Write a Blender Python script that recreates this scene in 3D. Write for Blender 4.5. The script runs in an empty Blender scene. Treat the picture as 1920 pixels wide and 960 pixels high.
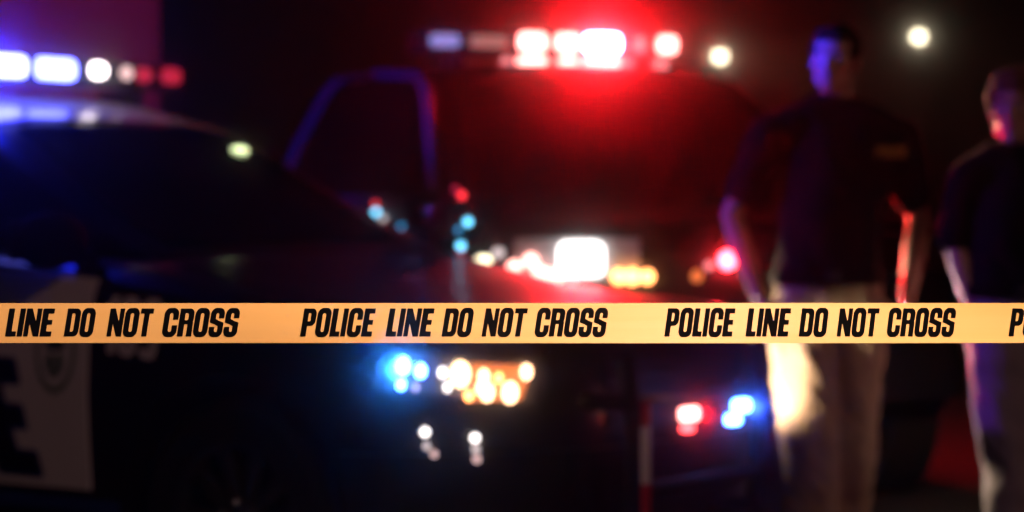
import bpy, bmesh, math, random
import numpy as np
from mathutils import Vector, Matrix
R = math.radians
C = bpy.context.scene.collection
S = bpy.context.scene
random.seed(4)

# ------------------------------------------------------------------ camera
cam_d = bpy.data.cameras.new('camera')
cam = bpy.data.objects.new('camera', cam_d); C.objects.link(cam)
cam.location = (0, 0, 1.2); cam.rotation_euler = (R(90), 0, 0)
cam_d.lens = 85; cam_d.sensor_width = 36; cam_d.shift_y = -80 / 1920
cam_d.clip_start = .05; cam_d.clip_end = 900
cam_d.dof.use_dof = True; cam_d.dof.focus_distance = 3.02; cam_d.dof.aperture_fstop = 3.5
S.camera = cam

# ------------------------------------------------------------------ night sky, faint warm fill
w = bpy.data.worlds.new('World'); S.world = w; w.use_nodes = True
nt = w.node_tree
sky = nt.nodes.new('ShaderNodeTexSky'); sky.sky_type = 'NISHITA'; sky.sun_disc = False
SUN_EL, SUN_AZ = 26, 150
sky.sun_elevation = R(SUN_EL); sky.sun_rotation = R(SUN_AZ)
nt.links.new(sky.outputs[0], nt.nodes['Background'].inputs[0])
nt.nodes['Background'].inputs[1].default_value = .00012
sd = bpy.data.lights.new('fill_sun', 'SUN'); sd.energy = .29; sd.angle = R(.5); sd.color = (1, .47, .41)  # sun lamp added as a warm fill for door and trousers
so = bpy.data.objects.new('fill_sun', sd); C.objects.link(so)
az, el = R(SUN_AZ), R(SUN_EL)
to_sun = Vector((math.sin(az) * math.cos(el), math.cos(az) * math.cos(el), math.sin(el)))
so.rotation_euler = to_sun.to_track_quat('Z', 'Y').to_euler(); so.location = to_sun * 30
S.view_settings.view_transform = 'Standard'; S.view_settings.look = 'None'
S.view_settings.exposure = 0; S.view_settings.gamma = 1
S.cycles.use_denoising = True
S.cycles.volume_bounces = 0; S.cycles.max_bounces = 6
S.cycles.sample_clamp_indirect = 4

# ------------------------------------------------------------------ materials
def mat(name, col, rough=.5, metal=0, coat=0, spec=.5, grain=0, bump=0, scale=30, emit=None, es=0, stretch=None):
    m = bpy.data.materials.new(name); m.use_nodes = True
    n = m.node_tree; b = n.nodes['Principled BSDF']
    b.inputs['Base Color'].default_value = (*col, 1)
    b.inputs['Roughness'].default_value = rough; b.inputs['Metallic'].default_value = metal
    b.inputs['Coat Weight'].default_value = coat; b.inputs['Coat Roughness'].default_value = .04
    b.inputs['Specular IOR Level'].default_value = spec
    if grain or bump:
        tc = n.nodes.new('ShaderNodeTexCoord'); mp = n.nodes.new('ShaderNodeMapping')
        if stretch: mp.inputs['Scale'].default_value = stretch
        n.links.new(tc.outputs['Object'], mp.inputs[0])
        nz = n.nodes.new('ShaderNodeTexNoise'); nz.inputs['Scale'].default_value = scale; nz.inputs['Detail'].default_value = 5
        n.links.new(mp.outputs[0], nz.inputs[0])
        if grain:
            mx = n.nodes.new('ShaderNodeMix'); mx.data_type = 'RGBA'
            mx.inputs[6].default_value = (*[c * (1 - grain) for c in col], 1)
            mx.inputs[7].default_value = (*[min(1, c * (1 + grain)) for c in col], 1)
            n.links.new(nz.outputs[0], mx.inputs[0]); n.links.new(mx.outputs[2], b.inputs['Base Color'])
        if bump:
            bp = n.nodes.new('ShaderNodeBump'); bp.inputs['Strength'].default_value = bump; bp.inputs['Distance'].default_value = .01
            n.links.new(nz.outputs[0], bp.inputs['Height']); n.links.new(bp.outputs[0], b.inputs['Normal'])
    if emit:
        b.inputs['Emission Color'].default_value = (*emit, 1); b.inputs['Emission Strength'].default_value = es
    return m
def glow(name, col, strength):
    return mat(name, (.02, .02, .02), .3, emit=col, es=strength)

M = dict(
    black=mat('black_paint', (.003, .003, .0035), .3, spec=.2, coat=.1, grain=.3, scale=6),
    white=mat('white_paint', (.78, .76, .76), .3, coat=.4, grain=.04, scale=5),
    glass=mat('dark_glass', (.0006, .0006, .0008), .035, spec=.3, grain=.2, scale=3),
    dull=mat('dusty_black_paint', (.0012, .0012, .0014), .8, spec=.015, grain=.3, scale=6),
    satin=mat('satin_grey_paint', (.016, .018, .03), .55, metal=0, grain=.1, scale=10),
    rubber=mat('rubber', (.006, .006, .006), .85, spec=.2, bump=.3, scale=60, grain=.2),
    chrome=mat('chrome', (.75, .75, .76), .12, metal=1, grain=.05, scale=8),
    alloy=mat('alloy', (.05, .05, .05), .35, metal=.6, grain=.1, scale=8),
    plastic=mat('black_plastic', (.005, .005, .0055), .65, spec=.2, grain=.3, scale=40, bump=.1),
    housing=mat('lamp_housing', (.35, .35, .37), .2, metal=.7, grain=.1, scale=20),
    lens=mat('lamp_lens', (.5, .5, .52), .15, grain=.1, scale=20),
    blue=mat('blue_vinyl', (.01, .03, .2), .35, coat=.3, grain=.1, scale=10),
    ink=mat('black_vinyl', (.002, .002, .002), .9, spec=.02, grain=.2, scale=20),
    silver=mat('pale_vinyl', (.78, .76, .76), .35, grain=.08, scale=10),
    green=mat('green_vinyl', (.16, .23, .15), .4, grain=.1, scale=20),
    dgreen=mat('dark_green_vinyl', (.02, .06, .05), .4, grain=.1, scale=20),
    redtape=mat('red_reflector', (.5, .01, .015), .4, grain=.1, scale=30),
    whitetape=mat('white_reflector', (.85, .82, .82), .4, grain=.1, scale=30),
    asphalt=mat('asphalt', (.05, .05, .05), .75, grain=.4, bump=.5, scale=25),
    stucco=mat('stucco', (.07, .065, .068), .9, grain=.08, bump=.4, scale=12),
    trim=mat('concrete_trim', (.35, .34, .33), .85, grain=.1, scale=9),
    skin=mat('skin', (.5, .29, .21), .5, grain=.12, bump=.05, scale=30),
    hairdark=mat('dark_hair', (.012, .008, .006), .8, spec=.08, grain=.4, bump=.8, scale=60, stretch=(1, 1, .2)),
    hairlight=mat('brown_hair', (.14, .07, .035), .75, spec=.1, grain=.4, bump=.8, scale=60, stretch=(1, 1, .2)),
    navy=mat('navy_cloth', (.004, .004, .006), .9, spec=.15, grain=.3, bump=.3, scale=40),
    khaki=mat('khaki_cloth', (.36, .26, .17), .9, grain=.12, bump=.4, scale=25),
    greycloth=mat('stone_grey_cloth', (.32, .29, .3), .9, grain=.12, bump=.4, scale=25),
    leather=mat('black_leather', (.006, .006, .006), .8, spec=.05, grain=.2, bump=.2, scale=40),
    gold=mat('gold_thread', (.6, .28, .03), .6, grain=.2, scale=90),
    eyewhite=mat('eye_white', (.7, .68, .66), .2, grain=.03, scale=20),
    iris=mat('iris', (.05, .03, .02), .2, grain=.3, scale=90),
    lip=mat('lip', (.42, .16, .13), .5, grain=.1, scale=60),
    pole=mat('lamp_pole', (.2, .2, .2), .5, metal=.3, grain=.1, scale=10),
)

# ------------------------------------------------------------------ object helpers
def link(name, me, m=None, parent=None, smooth=True):
    o = bpy.data.objects.new(name, me); C.objects.link(o)
    if m is not None: me.materials.append(m)
    if smooth: me.polygons.foreach_set('use_smooth', [True] * len(me.polygons))
    if parent: o.parent = parent
    return o
def obj(name, bm, m, parent=None, smooth=True, sharp=40):
    bmesh.ops.remove_doubles(bm, verts=bm.verts, dist=1e-5)
    bmesh.ops.recalc_face_normals(bm, faces=bm.faces)
    for e in bm.edges:
        if len(e.link_faces) == 2 and e.calc_face_angle(0) > R(sharp): e.smooth = False
    me = bpy.data.meshes.new(name); bm.to_mesh(me); bm.free()
    return link(name, me, m, parent, smooth)
def thing(name, label, cat, loc=(0, 0, 0), rz=0, group=None):
    o = bpy.data.objects.new(name, None); C.objects.link(o)
    o.location = loc; o.rotation_euler = (0, 0, rz); tag(o, label, cat, group); return o
def tag(o, label, cat, group=None):
    o['label'] = label; o['category'] = cat
    if group: o['group'] = group
    return o
def add_box(bm, c, s, rot=None, bev=0):
    t = bmesh.new(); bmesh.ops.create_cube(t, size=1)
    bmesh.ops.scale(t, vec=s, verts=t.verts)
    if bev: bmesh.ops.bevel(t, geom=t.edges[:], offset=bev, segments=2 if bev < .02 else 4, affect='EDGES', profile=.5)
    if rot is not None: bmesh.ops.transform(t, matrix=rot.to_4x4(), verts=t.verts)
    bmesh.ops.translate(t, vec=c, verts=t.verts)
    me = bpy.data.meshes.new('tmp'); t.to_mesh(me); t.free(); bm.from_mesh(me); bpy.data.meshes.remove(me)
def box(c, s, rot=None, bev=.004):
    bm = bmesh.new(); add_box(bm, c, s, rot, bev); return bm
def add_tube(bm, pts, rad, n=16, ref=None, round_ends=True):
    """closed tapering tube; rad items are r or (a, b) with a across REF"""
    P = [Vector(p) for p in pts]; rr = [r if isinstance(r, tuple) else (r, r) for r in rad]
    if round_ends:
        a0, a1 = (P[0] - P[1]).normalized(), (P[-1] - P[-2]).normalized()
        h0, h1 = min(rr[0]), min(rr[-1])
        pre = [(P[0] + a0 * h0 * math.sin(q), tuple(x * math.cos(q) for x in rr[0])) for q in (1.45, 1.0, .5)]
        post = [(P[-1] + a1 * h1 * math.sin(q), tuple(x * math.cos(q) for x in rr[-1])) for q in (.5, 1.0, 1.45)]
        P = [p for p, _ in pre] + P + [p for p, _ in post]; rr = [r for _, r in pre] + rr + [r for _, r in post]
    rings = []
    up = Vector(ref) if ref else None
    for i, p in enumerate(P):
        d = (P[min(i + 1, len(P) - 1)] - P[max(i - 1, 0)]).normalized()
        if up is None:
            up = Vector((1, 0, 0)) if abs(d.x) < .8 else Vector((0, 1, 0))
        u = (up - d * up.dot(d)).normalized(); v = d.cross(u)
        rings.append([bm.verts.new(p + u * rr[i][0] * math.cos(k * math.tau / n) + v * rr[i][1] * math.sin(k * math.tau / n)) for k in range(n)])
    for a, b in zip(rings, rings[1:]):
        for k in range(n): bm.faces.new((a[k], a[(k + 1) % n], b[(k + 1) % n], b[k]))
    bm.faces.new(rings[0][::-1]); bm.faces.new(rings[-1])
def tube(pts, rad, **k):
    bm = bmesh.new(); add_tube(bm, pts, rad, **k); return bm
def add_ball(bm, c, r, seg=20, rot=None):
    t = bmesh.new(); bmesh.ops.create_uvsphere(t, u_segments=seg, v_segments=seg // 2 + 2, radius=1)
    bmesh.ops.scale(t, vec=r if not isinstance(r, (int, float)) else (r, r, r), verts=t.verts)
    if rot is not None: bmesh.ops.transform(t, matrix=rot.to_4x4(), verts=t.verts)
    bmesh.ops.translate(t, vec=c, verts=t.verts)
    me = bpy.data.meshes.new('tmp'); t.to_mesh(me); t.free(); bm.from_mesh(me); bpy.data.meshes.remove(me)
def add_lathe(bm, prof, axis='Y', c=(0, 0, 0), n=32):
    """prof: (radius, along-axis) pairs, closed when the first equals the last"""
    rings = []
    for r, h in prof:
        ring = []
        for k in range(n):
            a = k * math.tau / n; p = (r * math.cos(a), r * math.sin(a))
            q = {'Y': (p[0], h, p[1]), 'Z': (p[0], p[1], h), 'X': (h, p[0], p[1])}[axis]
            ring.append(bm.verts.new(Vector(q) + Vector(c)))
        rings.append(ring)
    for a, b in zip(rings, rings[1:]):
        for k in range(n): bm.faces.new((a[k], a[(k + 1) % n], b[(k + 1) % n], b[k]))
    if prof[0] != prof[-1]:
        for ring in (rings[0], rings[-1]): bm.faces.new(ring)
def patch(fn, nu, nv, off=.004, thick=.012, flip=1):
    """a panel of some thickness laid over the surface fn(u, v), OFF proud of it"""
    bm = bmesh.new(); F, B = [], []
    e = 1e-3
    for i in range(nu + 1):
        fr, br = [], []
        for j in range(nv + 1):
            u, v = i / nu, j / nv
            p = fn(u, v)
            du = fn(min(1, u + e), v) - fn(max(0, u - e), v); dv = fn(u, min(1, v + e)) - fn(u, max(0, v - e))
            nn = du.cross(dv).normalized() * flip
            fr.append(bm.verts.new(p + nn * off)); br.append(bm.verts.new(p + nn * (off - thick)))
        F.append(fr); B.append(br)
    for i in range(nu):
        for j in range(nv):
            bm.faces.new((F[i][j], F[i + 1][j], F[i + 1][j + 1], F[i][j + 1]))
            bm.faces.new((B[i][j], B[i][j + 1], B[i + 1][j + 1], B[i + 1][j]))
    for i in range(nu):
        bm.faces.new((F[i][0], B[i][0], B[i + 1][0], F[i + 1][0])); bm.faces.new((F[i][nv], F[i + 1][nv], B[i + 1][nv], B[i][nv]))
    for j in range(nv):
        bm.faces.new((F[0][j], F[0][j + 1], B[0][j + 1], B[0][j])); bm.faces.new((F[nu][j], B[nu][j], B[nu][j + 1], F[nu][j + 1]))
    return bm
def spot(name, loc, aim, power, col, cone=70, blend=.5, radius=.03, parent=None):
    d = bpy.data.lights.new(name, 'SPOT'); d.energy = power; d.color = col; d.spot_size = R(cone); d.spot_blend = blend
    d.shadow_soft_size = radius
    o = bpy.data.objects.new(name, d); C.objects.link(o); o.location = loc
    o.rotation_euler = (Vector(aim) - Vector(loc)).to_track_quat('-Z', 'Y').to_euler()
    if parent: o.parent = parent
    return o

# ------------------------------------------------------------------ condensed heavy lettering
def glyph_fields(ch, w):
    def rr(X, Y, x0, x1, y0, y1, r):
        cx, cy = (x0 + x1) / 2, (y0 + y1) / 2; hx, hy = (x1 - x0) / 2 - r, (y1 - y0) / 2 - r
        qx, qy = np.abs(X - cx) - hx, np.abs(Y - cy) - hy
        return np.hypot(np.maximum(qx, 0), np.maximum(qy, 0)) + np.minimum(np.maximum(qx, qy), 0) - r
    U, N = np.minimum, lambda a, b: np.maximum(a, -b)
    s = .228
    def f(X, Y):
        bx = lambda x0, x1, y0, y1, r=.0: rr(X, Y, x0, x1, y0, y1, r)
        slot = (w - 2 * s) / 2
        if ch in 'I': return bx(0, w, 0, 1)
        if ch == 'L': return U(bx(0, s + .01, 0, 1), bx(0, w, 0, .18))
        if ch == 'E': return U(U(bx(0, s + .01, 0, 1), bx(0, w, 0, .18)), U(bx(0, w, .82, 1), bx(0, w * .93, .42, .59)))
        if ch == 'T': return U(bx(w / 2 - .11, w / 2 + .11, 0, 1), bx(0, w, .82, 1))
        if ch == 'N':
            k = (X - w / 2) * 2.3 + (Y - .5)
            diag = np.maximum(np.abs(k) / 2.4 - .125, np.abs(Y - .5) - .5)
            diag = np.maximum(diag, np.abs(X - w / 2) - w / 2)
            return U(U(bx(0, .19, 0, 1), bx(w - .19, w, 0, 1)), diag)
        if ch in 'O0': return N(bx(0, w, -.02, 1.02, .23), bx(s, w - s, .16, .84, slot * .95))
        if ch == 'D':
            o = U(bx(0, w, 0, 1, .2), bx(0, w * .5, 0, 1)); return N(o, U(bx(s, w - s, .17, .83, slot * .95), bx(s, s + slot, .17, .83)))
        if ch == 'C':
            o = N(bx(0, w, -.02, 1.02, .23), bx(s, w - s, .16, .84, slot * .95)); return N(o, bx(w - s - .02, w + .1, .40, .60))
        if ch == 'P':
            o = U(bx(0, s + .01, 0, 1), U(bx(0, w, .38, 1, .2), bx(0, w * .5, .38, 1)))
            return N(o, U(bx(s, w - s, .54, .84, slot * .9), bx(s, s + slot, .54, .84)))
        if ch == 'R':
            o = U(bx(0, s + .01, 0, 1), U(bx(0, w, .44, 1, .2), bx(0, w * .5, .44, 1)))
            o = N(o, U(bx(s, w - s, .58, .84, slot * .9), bx(s, s + slot, .58, .84)))
            return U(U(o, bx(w - s, w, 0, .42, .0)), N(bx(s, w, .36, .56, .08), bx(s, w - s, .3, .44, .0)))
        if ch == 'S':
            Yd = Y + .30 * (X - w / 2)
            o = bx(0, w, -.02, 1.02, .22)
            t1 = np.maximum(rr(X, Y, s, w - s, .5, .84, slot * .95), -(Yd - .60)); t2 = np.maximum(rr(X, Y, s, w - s, .16, .5, slot * .95), Yd - .40)
            o = N(N(o, t1), t2)
            o = N(o, np.maximum(bx(w - s - .02, w + .1, .4, .655), -(Yd - .585)))
            return N(o, np.maximum(bx(-.1, s + .02, .345, .6), Yd - .415))
        if ch == '1': return U(bx(w - s - .02, w, 0, 1), np.maximum(bx(0, w, .68, .86), -(X - w + .42 + (1 - Y) * .3)))
        if ch == '9':
            o = N(bx(0, w, .40, 1.02, .2), bx(s, w - s, .55, .86, slot * .9)); return U(o, U(bx(w - s, w, .15, .8), N(bx(0, w, -.02, .5, .2), bx(-.1, w - s, .16, .7))))
        return bx(0, w, 0, 1)
    return f
GW = dict(P=.57, O=.6, L=.42, I=.215, C=.6, E=.46, N=.62, D=.6, T=.54, R=.6, S=.58)
GW.update({'1': .4, '9': .58, '0': .58})
_gl = {}
def glyph(ch, grow=0):
    """filled outline of one letter, one unit tall: (verts, faces), by marching squares"""
    if (ch, grow) in _gl: return _gl[ch, grow]
    w = GW[ch]; f = glyph_fields(ch, w); h = .022
    xs = np.arange(-.05 - grow, w + .05 + grow + h, h); ys = np.arange(-.05 - grow, 1.05 + grow + h, h)
    X, Y = np.meshgrid(xs, ys, indexing='ij'); F = f(X, Y) - grow
    V, FC, key = [], [], {}
    def vid(k, p):
        if k not in key: key[k] = len(V); V.append(p)
        return key[k]
    nx, ny = F.shape
    for i in range(nx - 1):
        for j in range(ny - 1):
            cs = [(i, j), (i + 1, j), (i + 1, j + 1), (i, j + 1)]
            val = [F[c] for c in cs]
            if min(val) >= 0: continue
            poly = []
            for k in range(4):
                a, b = cs[k], cs[(k + 1) % 4]; va, vb = val[k], val[(k + 1) % 4]
                if va < 0: poly.append(vid(a, (xs[a[0]], ys[a[1]])))
                if (va < 0) != (vb < 0):
                    t = va / (va - vb); ek = (min(a, b), max(a, b))
                    poly.append(vid(ek, (xs[a[0]] + t * (xs[b[0]] - xs[a[0]]), ys[a[1]] + t * (ys[b[1]] - ys[a[1]]))))
            if len(set(poly)) > 2: FC.append(poly)
    _gl[ch, grow] = (V, FC); return V, FC
def word_width(s, gap=.05): return sum(GW[c] for c in s) + gap * (len(s) - 1)
def word_bm(s, place, gap=.05, shear=.0, grow=0):
    """place(x, y) -> 3-D point; x runs 0..word_width, y 0..1"""
    bm = bmesh.new(); x0 = 0
    for ch in s:
        V, FC = glyph(ch, grow)
        vs = [bm.verts.new(place(x0 + x + shear * (y - .5), y)) for x, y in V]
        for f in FC:
            try: bm.faces.new([vs[k] for k in f])
            except ValueError: pass
        x0 += GW[ch] + gap
    return bm
def flat_obj(name, bm, m, parent=None):
    me = bpy.data.meshes.new(name); bm.to_mesh(me); bm.free(); return link(name, me, m, parent, False)

# ------------------------------------------------------------------ ground, far building
bm = bmesh.new(); bmesh.ops.create_grid(bm, x_segments=2, y_segments=2, size=400)
g = obj('asphalt_road', bm, M['asphalt']); g['kind'] = 'structure'; g.location = (0, 100, 0)

def make_building():
    t = thing('building', 'plain pale stucco building with purple light on its wall', 'building', (-9, 20, 0))
    obj('wall', box((0, 0, 2.9), (13.4, 8, 5.8), bev=.02), M['stucco'], t)
    obj('roof', box((0, 0, 5.92), (13.8, 8.4, .24), bev=.03), M['trim'], t)
    obj('plinth', box((0, -4.03, .2), (13.4, .12, .4), bev=.02), M['trim'], t)
    for x in (-3.5, 1.5):
        f = obj('window', box((x, -4.02, 1.9), (1.5, .1, 1.3), bev=.01), M['trim'], t)
        obj('pane', box((x, -4.06, 1.9), (1.34, .05, 1.14), bev=.005), M['glass'], f)
    a = R(14); t.rotation_euler.z = a
    t.location = (-2.33 - 6.7 * math.cos(a) - 4 * math.sin(a), 16 - 6.7 * math.sin(a) + 4 * math.cos(a), 0)
    return t
make_building()

# ------------------------------------------------------------------ vehicles
def curve(pts):
    xs = np.array([p[0] for p in pts], float); ys = np.array([p[1] for p in pts], float)
    o = np.argsort(xs); xs, ys = xs[o], ys[o]
    d = np.diff(ys) / np.diff(xs); m = np.zeros_like(ys)
    m[1:-1] = [(2 * a * b / (a + b) if a * b > 0 else 0) for a, b in zip(d, d[1:])]; m[0], m[-1] = d[0], d[-1]
    def f(x):
        x = min(max(x, xs[0]), xs[-1]); k = min(int(np.searchsorted(xs, x, 'right')) - 1, len(xs) - 2); h = xs[k + 1] - xs[k]; t = (x - xs[k]) / h
        return float((1 + 2 * t) * (1 - t) ** 2 * ys[k] + t * (1 - t) ** 2 * h * m[k] + t * t * (3 - 2 * t) * ys[k + 1] + t * t * (t - 1) * h * m[k + 1])
    return f
PROF = [(0, 0, 1.03), (.12, .3, 1.028), (.25, .58, 1.022), (.36, .78, 1.01), (.44, .89, .985), (.52, .955, .93), (.62, .985, .80), (.75, 1, .55), (.88, .985, .25), (.95, .96, .06), (1, .9, 0)]
PY = curve([(a, y) for a, y, z in PROF]); PZ = curve([(a, z) for a, y, z in PROF])
class Shape:
    def __init__(s, L, w, zb, zt, bow, tail, roof, wb, tumble, belt_drop=.03):
        s.L, s.w, s.zb, s.zt, s.bow, s.tail = L, curve(w), curve(zb), curve(zt), bow, tail
        s.roof, s.wb, s.k, s.x0, s.x1, s.bd = curve(roof), curve(wb), tumble, min(p[0] for p in roof), max(p[0] for p in roof), belt_drop
    def body(s, x, t):
        a = abs(t); yf, zf = PY(a), PZ(a); zb, zt = s.zb(x), s.zt(x)
        xx = x - s.bow * yf ** 3 * max(0, 1 + x) + s.tail * yf ** 3 * max(0, 1 - (x + s.L))
        return Vector((xx, math.copysign(yf * s.w(x), t), zb + zf * (zt - zb)))
    def side(s, x, z, sd):
        zb, zt = s.zb(x), s.zt(x); lo, hi = .5, 1.0
        for _ in range(24):
            m = (lo + hi) / 2
            if zb + PZ(m) * (zt - zb) > z: lo = m
            else: hi = m
        return s.body(x, sd * lo)
    def front(s, u, z):
        """u 0 at the centre of the nose, 1 at its corner, beyond that back along the side"""
        a = abs(u); W = s.w(0)
        if a <= 1: return Vector((-s.bow * a ** 3, math.copysign(W * a, u), z))
        p = s.side(-(a - 1) * W / (1 - s.bow) , z, math.copysign(1, u)); return Vector((min(p.x, -s.bow), p.y, z))
    def cabin(s, x, t):
        a = abs(t); zb = s.zt(x) - s.bd; h = max(.005, s.roof(x) - zb); w = s.wb(x); k = s.k
        pts = [(1, w, 0), (.62, w - k * .80 * h, .80), (.54, w - k * .9 * h - .012, .90), (.47, w - k * .95 * h - .05, .96), (.40, w - k * h - .13, .995), (.2, .45 * w, 1.03), (0, 0, 1.04)]
        for (a1, y1, z1), (a0, y0, z0) in zip(pts, pts[1:]):
            if a0 <= a <= a1:
                q = (a - a0) / (a1 - a0); y = y0 + q * (y1 - y0); z = z0 + q * (z1 - z0); break
        return Vector((x, math.copysign(max(y, 0), t), zb + z * h))
def close_loft(fn, xs, ts):
    bm = bmesh.new(); rings = [[bm.verts.new(fn(x, t)) for t in ts] for x in xs]; n = len(ts)
    for a, b in zip(rings, rings[1:]):
        for k in range(n): bm.faces.new((a[k], a[(k + 1) % n], b[(k + 1) % n], b[k]))
    for ring in (rings[0], rings[-1]):
        # rows across from the right-hand point to its left-hand twin
        m = n // 2; prev = None
        for k in range(m + 1):
            p, q = ring[k], ring[n - 1 - k]
            if p is q: row = [p]
            else:
                W = abs(q.co.y); row = [p]
                for j in range(1, 12) if k else ():
                    f = -1 + j / 6
                    row.append(bm.verts.new((0, W * f, p.co.z)))
                row.append(q)
            if prev is not None:
                if k == 1: bm.faces.new(prev[::-1] + row)
                elif len(row) == 1:
                    for j in range(len(prev) - 1): bm.faces.new((prev[j], prev[j + 1], row[0]))
                else:
                    for j in range(12): bm.faces.new((prev[j], prev[j + 1], row[j + 1], row[j]))
            prev = row
    return bm, rings
def body_mesh(sh, wheels, rad):
    xs = [0, -.01, -.03, -.07, -.13, -.22, -.35, -.5] + [-.5 - (sh.L - 1.0) * k / 22 for k in range(1, 23)] + [-sh.L + q for q in (.35, .2, .1, .04, 0)]
    A = [0, .06, .12, .18, .25, .31, .36, .40, .44, .48, .52, .57, .62, .68, .75, .82, .88, .92, .95, .98, 1]
    ts = [-a for a in A[::-1]] + A[1:]
    bm, rings = close_loft(sh.body, xs, ts)
    W0, W1 = sh.w(0), sh.w(-sh.L)
    ringset = {v for r in rings for v in r}
    for v in bm.verts:                       # bow of nose and tail between the two ends of each row
        if v not in ringset:
            if v.link_faces and any(q in rings[0] or q.co.x > -.6 for f in v.link_faces for q in f.verts if q in ringset and q.co.x > -1.2) or v.index == -2: pass
    bmesh.ops.recalc_face_normals(bm, faces=bm.faces)
    return bm, rings
def build_body(sh, wheels, rad, m, parent):
    bm, rings = body_mesh(sh, wheels, rad)
    first = set(rings[0]); last = set(rings[-1]); allr = {v for r in rings for v in r}
    # flood from each end ring so that every cap vertex knows its end
    for ends, isnose in ((first, True), (last, False)):
        seen = set(); todo = list(ends)
        while todo:
            v = todo.pop()
            for e in v.link_edges:
                o = e.other_vert(v)
                if o not in allr and o not in seen: seen.add(o); todo.append(o)
        for v in seen:
            f = abs(v.co.y) / (sh.w(0) if isnose else sh.w(-sh.L))
            v.co.x = -sh.bow * f ** 3 if isnose else -sh.L + sh.tail * f ** 3
    bmesh.ops.remove_doubles(bm, verts=bm.verts, dist=1e-4)
    bmesh.ops.recalc_face_normals(bm, faces=bm.faces)
    me = bpy.data.meshes.new('body'); bm.to_mesh(me); bm.free(); o = link('body', me, m, parent)
    cb = bmesh.new()
    for x in wheels:
        for sd in (-1, 1):
            add_lathe(cb, [(0.001, sd * .6), (rad, sd * .6), (rad, sd * 1.3), (0.001, sd * 1.3)], 'Y', (x, 0, rad - .05), 40)
    bmesh.ops.remove_doubles(cb, verts=cb.verts, dist=1e-4)
    bmesh.ops.recalc_face_normals(cb, faces=cb.faces)
    cm = bpy.data.meshes.new('cut'); cb.to_mesh(cm); cb.free(); co = link('cut', cm, None, parent)
    md = o.modifiers.new('b', 'BOOLEAN'); md.object = co; md.operation = 'DIFFERENCE'; md.solver = 'EXACT'
    bpy.context.view_layer.update()
    ne = bpy.data.meshes.new_from_object(o.evaluated_get(bpy.context.evaluated_depsgraph_get()))
    o.modifiers.clear(); o.data = ne; bpy.data.objects.remove(co)
    ne.polygons.foreach_set('use_smooth', [True] * len(ne.polygons))
    b2 = bmesh.new(); b2.from_mesh(ne)
    for e in b2.edges:
        if len(e.link_faces) == 2 and e.calc_face_angle(0) > R(45): e.smooth = False
    b2.to_mesh(ne); b2.free()
    return o
def make_wheel(parent, x, sd, r, half):
    wh = bpy.data.objects.new('wheel', None); C.objects.link(wh); wh.parent = parent; wh.location = (x, sd * (half - .13), r)
    o = sd * .12
    bm = bmesh.new(); add_lathe(bm, [(r * .66, -.11), (r * .9, -.12), (r * .985, -.10), (r, -.05), (r, .05), (r * .985, .10), (r * .9, .12), (r * .66, .11), (r * .66, -.11)], 'Y', n=48)
    obj('tyre', bm, M['rubber'], wh)
    bm = bmesh.new(); add_lathe(bm, [(r * .66, -.1), (r * .67, .1), (r * .62, .1), (r * .6, -.1), (r * .66, -.1)], 'Y', n=40)
    for k in range(10):
        a = k * math.tau / 10; ca, sa = math.cos(a), math.sin(a)
        add_box(bm, (ca * r * .36, o * .6, sa * r * .36), (r * .56, .03, .045), Matrix.Rotation(-a, 3, 'Y'), .006)
    add_lathe(bm, [(.001, o * .5), (.075, o * .55), (.06, o * .85), (.001, o * .9)], 'Y', n=24)
    obj('rim', bm, M['alloy'], wh)
    bm = bmesh.new()
    for k in range(5):
        a = k * math.tau / 5 + .3; add_ball(bm, (math.cos(a) * .055, o * .82, math.sin(a) * .055), .014, 10)
    add_ball(bm, (0, o * .85, 0), (.03, .012, .03), 12)
    obj('hub_cap', bm, M['chrome'], wh)
    return wh
def lerp(a, b, t): return a + (b - a) * t
def window(sh, name, xa, xb, sd, parent, a0=.95, a1=.60, skew=(0, 0)):
    fn = lambda u, v: sh.cabin(lerp(xa + skew[0] * v, xb + skew[1] * v, u), sd * lerp(a0, a1, v))
    return obj(name, patch(fn, 10, 6, .004, .01, flip=sd), M['glass'], parent)
def mirror(parent, loc, sd, dots=(), tall=1):
    mb = bmesh.new(); add_ball(mb, (0, 0, 0), (.07, .13, .085 * tall), 18)
    add_box(mb, (-.02, -sd * .12, -.05), (.07, .14, .045), bev=.01)
    o = obj('side_mirror', mb, M['dull'], parent); o.location = loc
    gl = obj('mirror_glass', box((-.068, 0, 0), (.006, .19, .12), bev=.002), M['chrome'], o)
    for c, r, m in dots:
        b = bmesh.new(); add_ball(b, c, r, 12); obj('glow_dot', b, m, o)  # glowing dots added so points of light show on the mirror
    return o
def lightbar(parent, loc, length, depth, height, mods, cover):
    """mods: (y0, y1, z0, z1, material or None) on the forward face"""
    o = obj('lightbar', box((0, 0, 0), (depth, length, height), bev=.02), M['plastic'], parent); o.location = loc
    for s in (-1, 1): obj('mounting_foot', box((0, s * length * .36, -height / 2 - .03), (depth * .6, .08, .07), bev=.008), M['plastic'], o)
    for y0, y1, z0, z1, m in mods:
        bm = box((depth / 2 + .004, (y0 + y1) / 2, (z0 + z1) / 2), (.05, y1 - y0, z1 - z0), bev=.024)
        obj('module_or_reflection', bm, m, o)
    for y0, y1, z0, z1, m in mods:                      # the rear face carries the same lamps, unlit
        pass
    rb = bmesh.new()
    n = 8
    for k in range(n): add_box(rb, (-depth / 2 - .002, -length / 2 + (k + .5) * length / n, 0), (.02, length / n * .8, height * .6), bev=.006)
    obj('rear_lens', rb, cover, o)
    return o

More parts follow.
